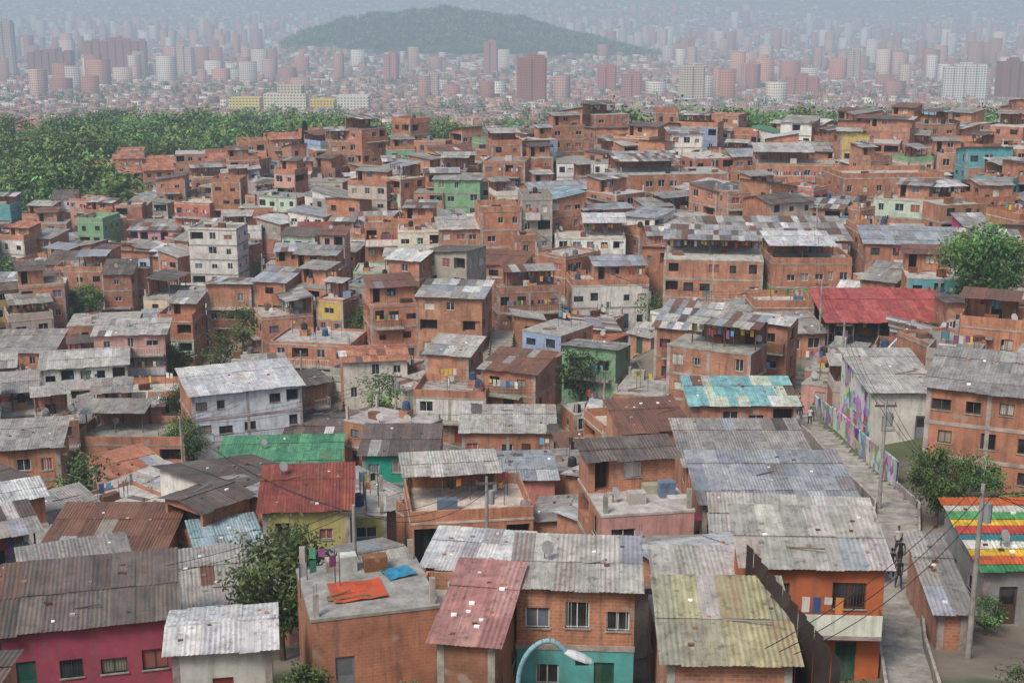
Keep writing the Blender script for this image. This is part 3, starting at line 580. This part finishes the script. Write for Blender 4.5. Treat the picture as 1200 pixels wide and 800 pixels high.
for i,(x,y) in enumerate(R.sample(SHR,min(130,len(SHR)))):
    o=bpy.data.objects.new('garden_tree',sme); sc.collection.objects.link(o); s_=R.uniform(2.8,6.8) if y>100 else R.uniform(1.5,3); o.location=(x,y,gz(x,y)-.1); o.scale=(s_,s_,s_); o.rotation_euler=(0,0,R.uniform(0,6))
def scatter(name,px,py,hs,child):
    n=len(px); z=g(px,py)-.3; a=NR.uniform(0,6.28,n); r=hs/math.sqrt(2)
    V=np.stack([np.stack([px+r*np.cos(a+k*math.pi/2),py+r*np.sin(a+k*math.pi/2),z],1) for k in range(4)],1).reshape(-1,3)
    F=np.arange(n*4).reshape(n,4); o=npmesh(name,V,F,np.ones((n*4,4)),MGROUND)
    o.instance_type='FACES'; o.use_instance_faces_scale=True; o.show_instancer_for_render=False; o.show_instancer_for_viewport=False
    child.parent=o; return o
def forest_pts(n,y0,y1,a0,a1,thr=None,s=.02):
    y=np.sqrt(NR.uniform(y0*y0,y1*y1,n)); x=NR.uniform(a0,a1,n)*y
    if thr is not None: k=sinn(x,y,s)>thr; x,y=x[k],y[k]
    return x,y
P1=[forest_pts(480,420,600,-.46,.46,.1),forest_pts(260,420,600,-.33,-.12,-.4),forest_pts(420,600,1050,-.46,.46,.3,.014),forest_pts(220,620,900,-.1,.46,-.1,.014),forest_pts(260,318,430,-.46,-.29),forest_pts(100,400,470,-.46,-.1),forest_pts(130,350,450,.02,.46,-.2)]
FX=np.concatenate([p[0] for p in P1]);FY=np.concatenate([p[1] for p in P1])
k=~((FY<400)&(FX>-118)&(FX<-46)&(FY>338)); FX,FY=FX[k],FY[k]
for v in range(3):
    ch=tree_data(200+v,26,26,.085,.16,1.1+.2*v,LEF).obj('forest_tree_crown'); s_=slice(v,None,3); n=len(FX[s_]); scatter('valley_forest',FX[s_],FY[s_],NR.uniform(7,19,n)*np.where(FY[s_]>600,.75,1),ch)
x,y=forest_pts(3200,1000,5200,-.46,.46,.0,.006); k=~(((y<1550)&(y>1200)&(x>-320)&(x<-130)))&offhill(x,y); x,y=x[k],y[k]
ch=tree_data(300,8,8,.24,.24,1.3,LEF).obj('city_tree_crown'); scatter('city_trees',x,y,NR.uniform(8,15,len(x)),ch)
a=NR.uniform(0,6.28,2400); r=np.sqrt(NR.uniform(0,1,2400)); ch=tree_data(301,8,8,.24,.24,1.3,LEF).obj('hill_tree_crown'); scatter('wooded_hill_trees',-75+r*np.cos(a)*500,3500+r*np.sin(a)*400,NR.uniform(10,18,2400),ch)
mb=MB(); mb.tube((0,0,-.3),(0,0,3),.25,.15,BAR); rg=np.random.default_rng(3)
for i in range(1500):
    z=rg.uniform(.8,13); r=(1.5*(1-(z/13.4))**.6)*rg.uniform(.4,1); a=rg.uniform(0,6.28); o=Vector((r*math.cos(a),r*math.sin(a),z)); u=Vector((rg.normal()*.3,rg.normal()*.3,1)).normalized()*.6; v=u.orthogonal().normalized()*.25
    mb.q([tuple(o-u*.5),tuple(o-v),tuple(o+u*.5),tuple(o+v)],LEF,tuple(q*rg.uniform(.6,1.3) for q in hx('2c3d28')))
for (x,y,s_) in ((-50,332,1.3),(-102,430,1),(-98,440,.9),(150,560,1)):
    o=mb.obj('cypress_tree',None,(x,y,gz(x,y))); o.scale=(s_,)*3
# ---------------- alleys ----------------
for A in ALLEYS:
    mb=MB(); pts=[]
    for (x0,y0),(x1,y1) in zip(A,A[1:]):
        L=math.hypot(x1-x0,y1-y0); n=max(2,int(L/.6))
        for i in range(n): pts.append((x0+(x1-x0)*i/n,y0+(y1-y0)*i/n))
    c_=hx('9a958c')
    for i in range(1,len(pts)-1):
        p,q_=pts[i],pts[i+1]; o_=pts[i-1]; tx,ty=q_[0]-o_[0],q_[1]-o_[1]; l=math.hypot(tx,ty) or 1; nx,ny=-ty/l,tx/l; tx/=l;ty/=l
        hw=1.0 if (p[0]>10 and p[1]<75) else 1.3
        z=gz(*p)+.22; L=.34
        cs=[(p[0]+nx*hw*s1+tx*L*s2,p[1]+ny*hw*s1+ty*L*s2) for s1,s2 in ((1,-1),(-1,-1),(-1,1),(1,1))]
        z=round(z/.17)*.17; cc=jit(c_,.07)
        mb.q([(*c0,z+i*.0004) for c0 in cs],CON,cc); 
        for e0,e1 in ((0,1),(2,3)): mb.q([(*cs[e0],z-.7),(*cs[e1],z-.7),(*cs[e1],z+i*.0004),(*cs[e0],z+i*.0004)],CON,cc)
        for s1 in (1,-1):
            a0=(p[0]+nx*(hw+.02)*s1-tx*L,p[1]+ny*(hw+.02)*s1-ty*L); a1=(p[0]+nx*(hw+.02)*s1+tx*L,p[1]+ny*(hw+.02)*s1+ty*L); b0=(a0[0]+nx*.12*s1,a0[1]+ny*.12*s1); b1=(a1[0]+nx*.12*s1,a1[1]+ny*.12*s1)
            zt=gz(*p)+.75; cw=hx('a8a096'); mt=MUR if (s1<0 and 90<p[1]<126 and p[0]>20) else CON
            if mt==MUR: zt+=1.5
            for qd in ([(*a0,zt),(*a1,zt),(*b1,zt),(*b0,zt)],[(*a0,zt-3),(*a1,zt-3),(*a1,zt),(*a0,zt)],[(*b0,zt-3),(*b1,zt-3),(*b1,zt),(*b0,zt)]): mb.q(qd,mt,cw)
    mb.obj('alley_stairs')
# ---------------- poles, wires, lamp ----------------
POL=[(-8.1,65.6,8.5),(-1.6,81.5,8),(29.4,117.5,9),(20.9,57.2,8.5),(1.4,216,10),(17.2,169.4,9),(-24,150,9),(24.0,84,8),(-30,118,8),(-52,178,9),(33.6,145,8),(-12,135,8),(9,128,8),(-40,215,9),(45,200,9),(-60,235,9)]
def top(i): x,y,h=POL[i]; return Vector((x,y,gz(x,y)+h-.3))
for i,(x,y,h) in enumerate(POL):
    mb=MB(); mb.tube((0,0,-.5),(0,0,h),.15,.09,CON,hx('9a968e'),10); mb.box(-.7,.7,-.05,.05,h-.5,h-.38,PAI,hx('5c5048'),True)
    for k in(-.6,0,.6): mb.tube((k,0,h-.38),(k,0,h-.2),.04,.03,PAI,hx('7a4a3a'),6)
    if i%2: mb.tube((.3,0,h-1.8),(.3,0,h-.9),.2,.2,PAI,hx('8a8e90'),10)
    mb.obj('utility_pole',None,(x,y,gz(x,y)))
mw,nt=newmat('cable_black'); fin(nt,bsdf(nt,(.02,.02,.02),.6))
def wires(a,b,n=3,sag=.6,name='power_line'):
    cu=bpy.data.curves.new(name,'CURVE'); cu.dimensions='3D'; cu.bevel_depth=.016
    for k in range(n):
        A=a+Vector((k*.5-.5,0,-.1*k)); B=b+Vector((k*.5-.5,0,-.1*k)); s=cu.splines.new('POLY'); s.points.add(14)
        for i in range(15): t=i/14; p=A.lerp(B,t); s.points[i].co=(p.x,p.y,p.z-sag*(1+.3*k)*4*t*(1-t),1)
    cu.materials.append(mw); o=bpy.data.objects.new(name,cu); sc.collection.objects.link(o)
for a,b in ((0,1),(3,7),(7,2),(2,10),(5,4),(0,8),(8,6),(6,9),(5,10),(11,12),(12,5),(8,11),(9,13),(13,15),(10,14)): wires(top(a),top(b),3,.8)
wires(top(3),Vector((34,70,gz(34,70)+8)),4,1.2); wires(top(0),Vector((-24,64,gz(-24,64)+5)),2,.8); wires(top(3),Vector((9,42,gz(9,42)+5)),3,.6)
E=empty('street_lamp',(.12,24.5,gz(.12,24.5))); mb=MB(); tcol=hx('7fa4ae'); zt=60-12.1-gz(.12,24.5)
path=[(0,0,0),(0,0,zt-1.0)]+[(.62*(1-math.cos(t)),0,zt-1.0+.95*math.sin(t)) for t in [math.pi*.5*i/7 for i in range(1,8)]]+[(.62+.35*i/4,0,zt-.05-.28*(i/4)**1.6) for i in range(1,5)]
for a,b in zip(path,path[1:]): mb.tube(a,b,.05 if a[2]>zt-2 else .09,.05 if b[2]>zt-2.5 else .055,PAI,tcol,12,False)
mb.obj('pole_and_arm',E,smooth=True); mb=MB(); hc=hx('c4c8ca')
secs=[(0,.05,.05),(.08,.09,.08),(.25,.15,.11),(.45,.15,.1),(.58,.09,.06),(.63,.02,.02)]; pr=None
for (s_,wy,hz_) in secs:
    ring=[(.9+s_*.93,wy*math.cos(t),zt-.3-s_*.36+hz_*(math.sin(t) if math.sin(t)>0 else .45*math.sin(t))) for t in [i*math.pi/8 for i in range(16)]]
    if pr:
        for i in range(16): mb.q([pr[i],pr[(i+1)%16],ring[(i+1)%16],ring[i]],PAI,hc)
    pr=ring
mb.obj('lamp_head',E,smooth=True); mb=MB(); mb.box(1.12,1.38,-.1,.1,zt-.53,zt-.47,GLA,W1,True); mb.obj('lens',E)
mb=MB(); a=Vector((9.9,53.8,0));b=Vector((12.1,46.0,0))
for i in range(12):
    p=a.lerp(b,i/12);q_=a.lerp(b,(i+1)/12); z=gz(10,47)+1; o_=.03*(i%2); mb.q([(p.x+o_,p.y,z-1.5),(q_.x+o_,q_.y,z-1.5),(q_.x+o_,q_.y,z+4.2-i*.12),(p.x+o_,p.y,z+4.2-i*.12)],PAI,jit(hx('3a2e2a'),.1))
mb.obj('sheet_metal_fence')
def tarp(name,x,y,z,w,d,col,rot=0,posts=0):
    mb=MB(); n=6; hgt=[[R.uniform(0,.12) for _ in range(n+1)] for _ in range(n+1)]
    for i in range(n):
        for j_ in range(n): mb.q([(w*(a/n-.5),d*(b/n-.5),hgt[a][b]) for a,b in ((i,j_),(i+1,j_),(i+1,j_+1),(i,j_+1))],PAI,jit(hx(col),.08))
    if posts:
        for a in (-1,1):
            for b in (-1,1): mb.tube((a*w*.48,b*d*.48,-posts),(a*w*.48,b*d*.48,.05),.03,.03,PAI,(.1,.1,.1),6)
    o=mb.obj(name,None,(x,y,z)); o.rotation_euler=(0,0,rot)
z=gz(-6.3,58.3)+4.2; tarp('orange_tarp',-7.4,60.5,z,2.6,2.2,'b8502f',.3); tarp('blue_tarp',-5.6,62.6,z,1.5,1.2,'2f7fa0',.5); tarp('blue_tarp',-10.5,76,gz(-10.5,76)+1.8,3,1,'2f5fb0',.2,1.9)
tarp('purple_awning',-9.6,82,gz(-9.6,82)+3,2.2,1.2,'5a3a9c',.3,3.2); tarp('pink_sheet',11.8,83,gz(11.8,83)+3.2,2,.9,'d04a80',.1,3.4)
mb=MB(); 
for i in range(13): mb.box(i*1.0-.05,i*1.0+.05,-.05,.05,0,1.6,PAI,hx('b89a4c'))
mb.box(-.1,12.1,-.03,.03,1.5,1.6,PAI,hx('c9a850')); mb.box(-.1,12.1,-.04,.04,.7,.8,PAI,hx('c9a850')); mb.box(-.3,12.3,.1,5,-4,-.05,CON,hx('b08a70')); mb.obj('yellow_fence',None,(80,238,gz(84,238)+4))
# ---------------- people ----------------
def person(x,y,face,shirt,pants,ph,skin='8a5c44'):
    me=bpy.data.meshes.new('person'); s=.30*math.sin(ph); ar=.25*math.sin(ph)
    V=[(0,0,.95),(0,0,1.15),(0,0,1.38),(0,0,1.52),(0,.01,1.58)]; Rr=[.125,.115,.13,.05,.05]; Ed=[(0,1),(1,2),(2,3),(3,4)]
    for sg in (-1,1):
        b=len(V); k=s*sg; V+=[(.09*sg,0,.88),(.1*sg,-.5*k-.04,.48),(.1*sg,-.8*k+.05*abs(k),.08),(.1*sg,-.8*k-.16,.04)]; Rr+=[.09,.062,.042,.035]; Ed+=[(0,b),(b,b+1),(b+1,b+2),(b+2,b+3)]
        b=len(V); k=-ar*sg; V+=[(.19*sg,0,1.40),(.24*sg,-.3*k+.03,1.12),(.24*sg,-k-.08,.88),(.24*sg,-k-.1,.82)]; Rr+=[.055,.042,.03,.028]; Ed+=[(2,b),(b,b+1),(b+1,b+2),(b+2,b+3)]
        h=b+3
        for f in range(4): V.append((.24*sg+.0,-k-.13+.025*f,.74-.01*(f in(1,2)))); Rr.append(.009); Ed.append((h,len(V)-1))
        V.append((.22*sg,-k-.15,.79)); Rr.append(.01); Ed.append((h,len(V)-1))
    me.from_pydata(V,Ed,[]); o=bpy.data.objects.new('tmp',me); sc.collection.objects.link(o); md=o.modifiers.new('s','SKIN'); 
    for i,r_ in enumerate(Rr): me.skin_vertices[0].data[i].radius=(r_,r_*(.75 if i<3 else 1))
    me.skin_vertices[0].data[0].use_root=True; o.modifiers.new('u','SUBSURF').levels=1
    dg=bpy.context.evaluated_depsgraph_get(); m2=bpy.data.meshes.new_from_object(o.evaluated_get(dg)); bpy.data.objects.remove(o)
    mb=MB(); sk=hx(skin); sh=hx(shirt); pn=hx(pants); hr=hx('1c1612')
    for p in m2.polygons:
        pts=[tuple(m2.vertices[i].co) for i in p.vertices]; c0=p.center
        cc=sk if c0.z>1.48 or (abs(c0.x)>.19 and c0.z<1.2) else sh if c0.z>.93 else pn if c0.z>.1 else (.03,.03,.03); mb.q(pts,PAI,cc)
    nU,nV=12,9
    def hp(i,j_):
        th=math.pi*j_/nV; a=2*math.pi*i/nU; X_=math.sin(th)*math.cos(a)*.078; Y_=math.sin(th)*math.sin(a)*.098; Z_=math.cos(th)*.118
        if Z_<-.04: X_*=.85
        if abs(a-1.5*math.pi)<.1 and -.03<Z_<.03: Y_-=.025
        return (X_,Y_,Z_+1.68)
    for j_ in range(nV):
        for i in range(nU):
            P=[hp(i,j_),hp(i+1,j_),hp(i+1,j_+1),hp(i,j_+1)]; cy=sum(p[1] for p in P)/4; cz=sum(p[2] for p in P)/4
            mb.q(P,PAI,hr if cz>1.735 or (cy>.0 and cz>1.63) else sk)
    for sg in(-1,1): mb.box(sg*.03-.012,sg*.03+.012,-.099,-.088,1.685,1.697,PAI,(.01,.01,.01)); mb.box(sg*.08-.01,sg*.08+.01,-.02,.015,1.65,1.71,PAI,sk)
    mb.box(-.022,.022,-.094,-.08,1.622,1.63,PAI,hx('6a3430'))
    zz=round((gz(x,y)+.22)/.17)*.17+.02; o=mb.obj('person',None,(x,y,zz),smooth=True); o.rotation_euler=(0,0,face)
for (x,y,f,s_,p_,ph) in [(21.0,70.3,3,'1c1c20','22242c',1),(21.9,71.8,3,'2a2428','1c1e24',-1),(20.8,68.2,.2,'2c2c30','2c3440',.6),(22.4,74.0,0,'c9c4bc','2c3c5c',1.2),(27.2,127,0,'a83c3c','2c3040',1),(28.2,128.5,1,'d8d4cc','3c4c6c',-1),(27.4,125,3,'3c5a8c','2a2a2c',.7),(28.8,129.8,.5,'d0b040','2c3040',1),(27.1,122.5,0,'2a2a2c','4c5c7c',-.8),(29.3,131.5,3,'8c4c7c','22242c',.9),(26.7,117,0,'d8d4cc','2c3040',.9),(27.6,120,0,'4c8c6c','2c3040',.9),(-18.2,141.6,1,'a83c3c','2c3040',1)]: person(x,y,f,s_,p_,ph)
# ---------------- camera, light ----------------
cd=bpy.data.cameras.new('camera'); cam=bpy.data.objects.new('camera',cd); sc.collection.objects.link(cam); cam.location=(0,0,60); cam.rotation_euler=(math.pi/2-math.atan(.25),0,0); cd.lens=48; cd.sensor_width=36; cd.clip_end=40000; cd.clip_start=.5; sc.camera=cam
W=bpy.data.worlds.new('World'); sc.world=W; W.use_nodes=True; nt=W.node_tree; sk=nt.nodes.new('ShaderNodeTexSky'); sk.sky_type='NISHITA'; sk.sun_disc=False; sk.sun_elevation=math.radians(52); sk.sun_rotation=math.radians(215); sk.air_density=1.2; sk.dust_density=4
bg=nt.nodes['Background']; bg.inputs[1].default_value=.15; nt.links.new(sk.outputs[0],bg.inputs[0])
sd=bpy.data.lights.new('sun','SUN'); sd.energy=2.4; sd.angle=math.radians(16); sd.color=(1,.96,.91); so=bpy.data.objects.new('sun',sd); sc.collection.objects.link(so)
az=math.radians(215); el=math.radians(52); dirv=Vector((math.sin(az)*math.cos(el),math.cos(az)*math.cos(el),math.sin(el))); so.rotation_euler=dirv.to_track_quat('Z','Y').to_euler()
sc.view_settings.view_transform='Standard'; sc.view_settings.look='None'; sc.view_settings.exposure=0
print('fillers',nf,len(SHR))
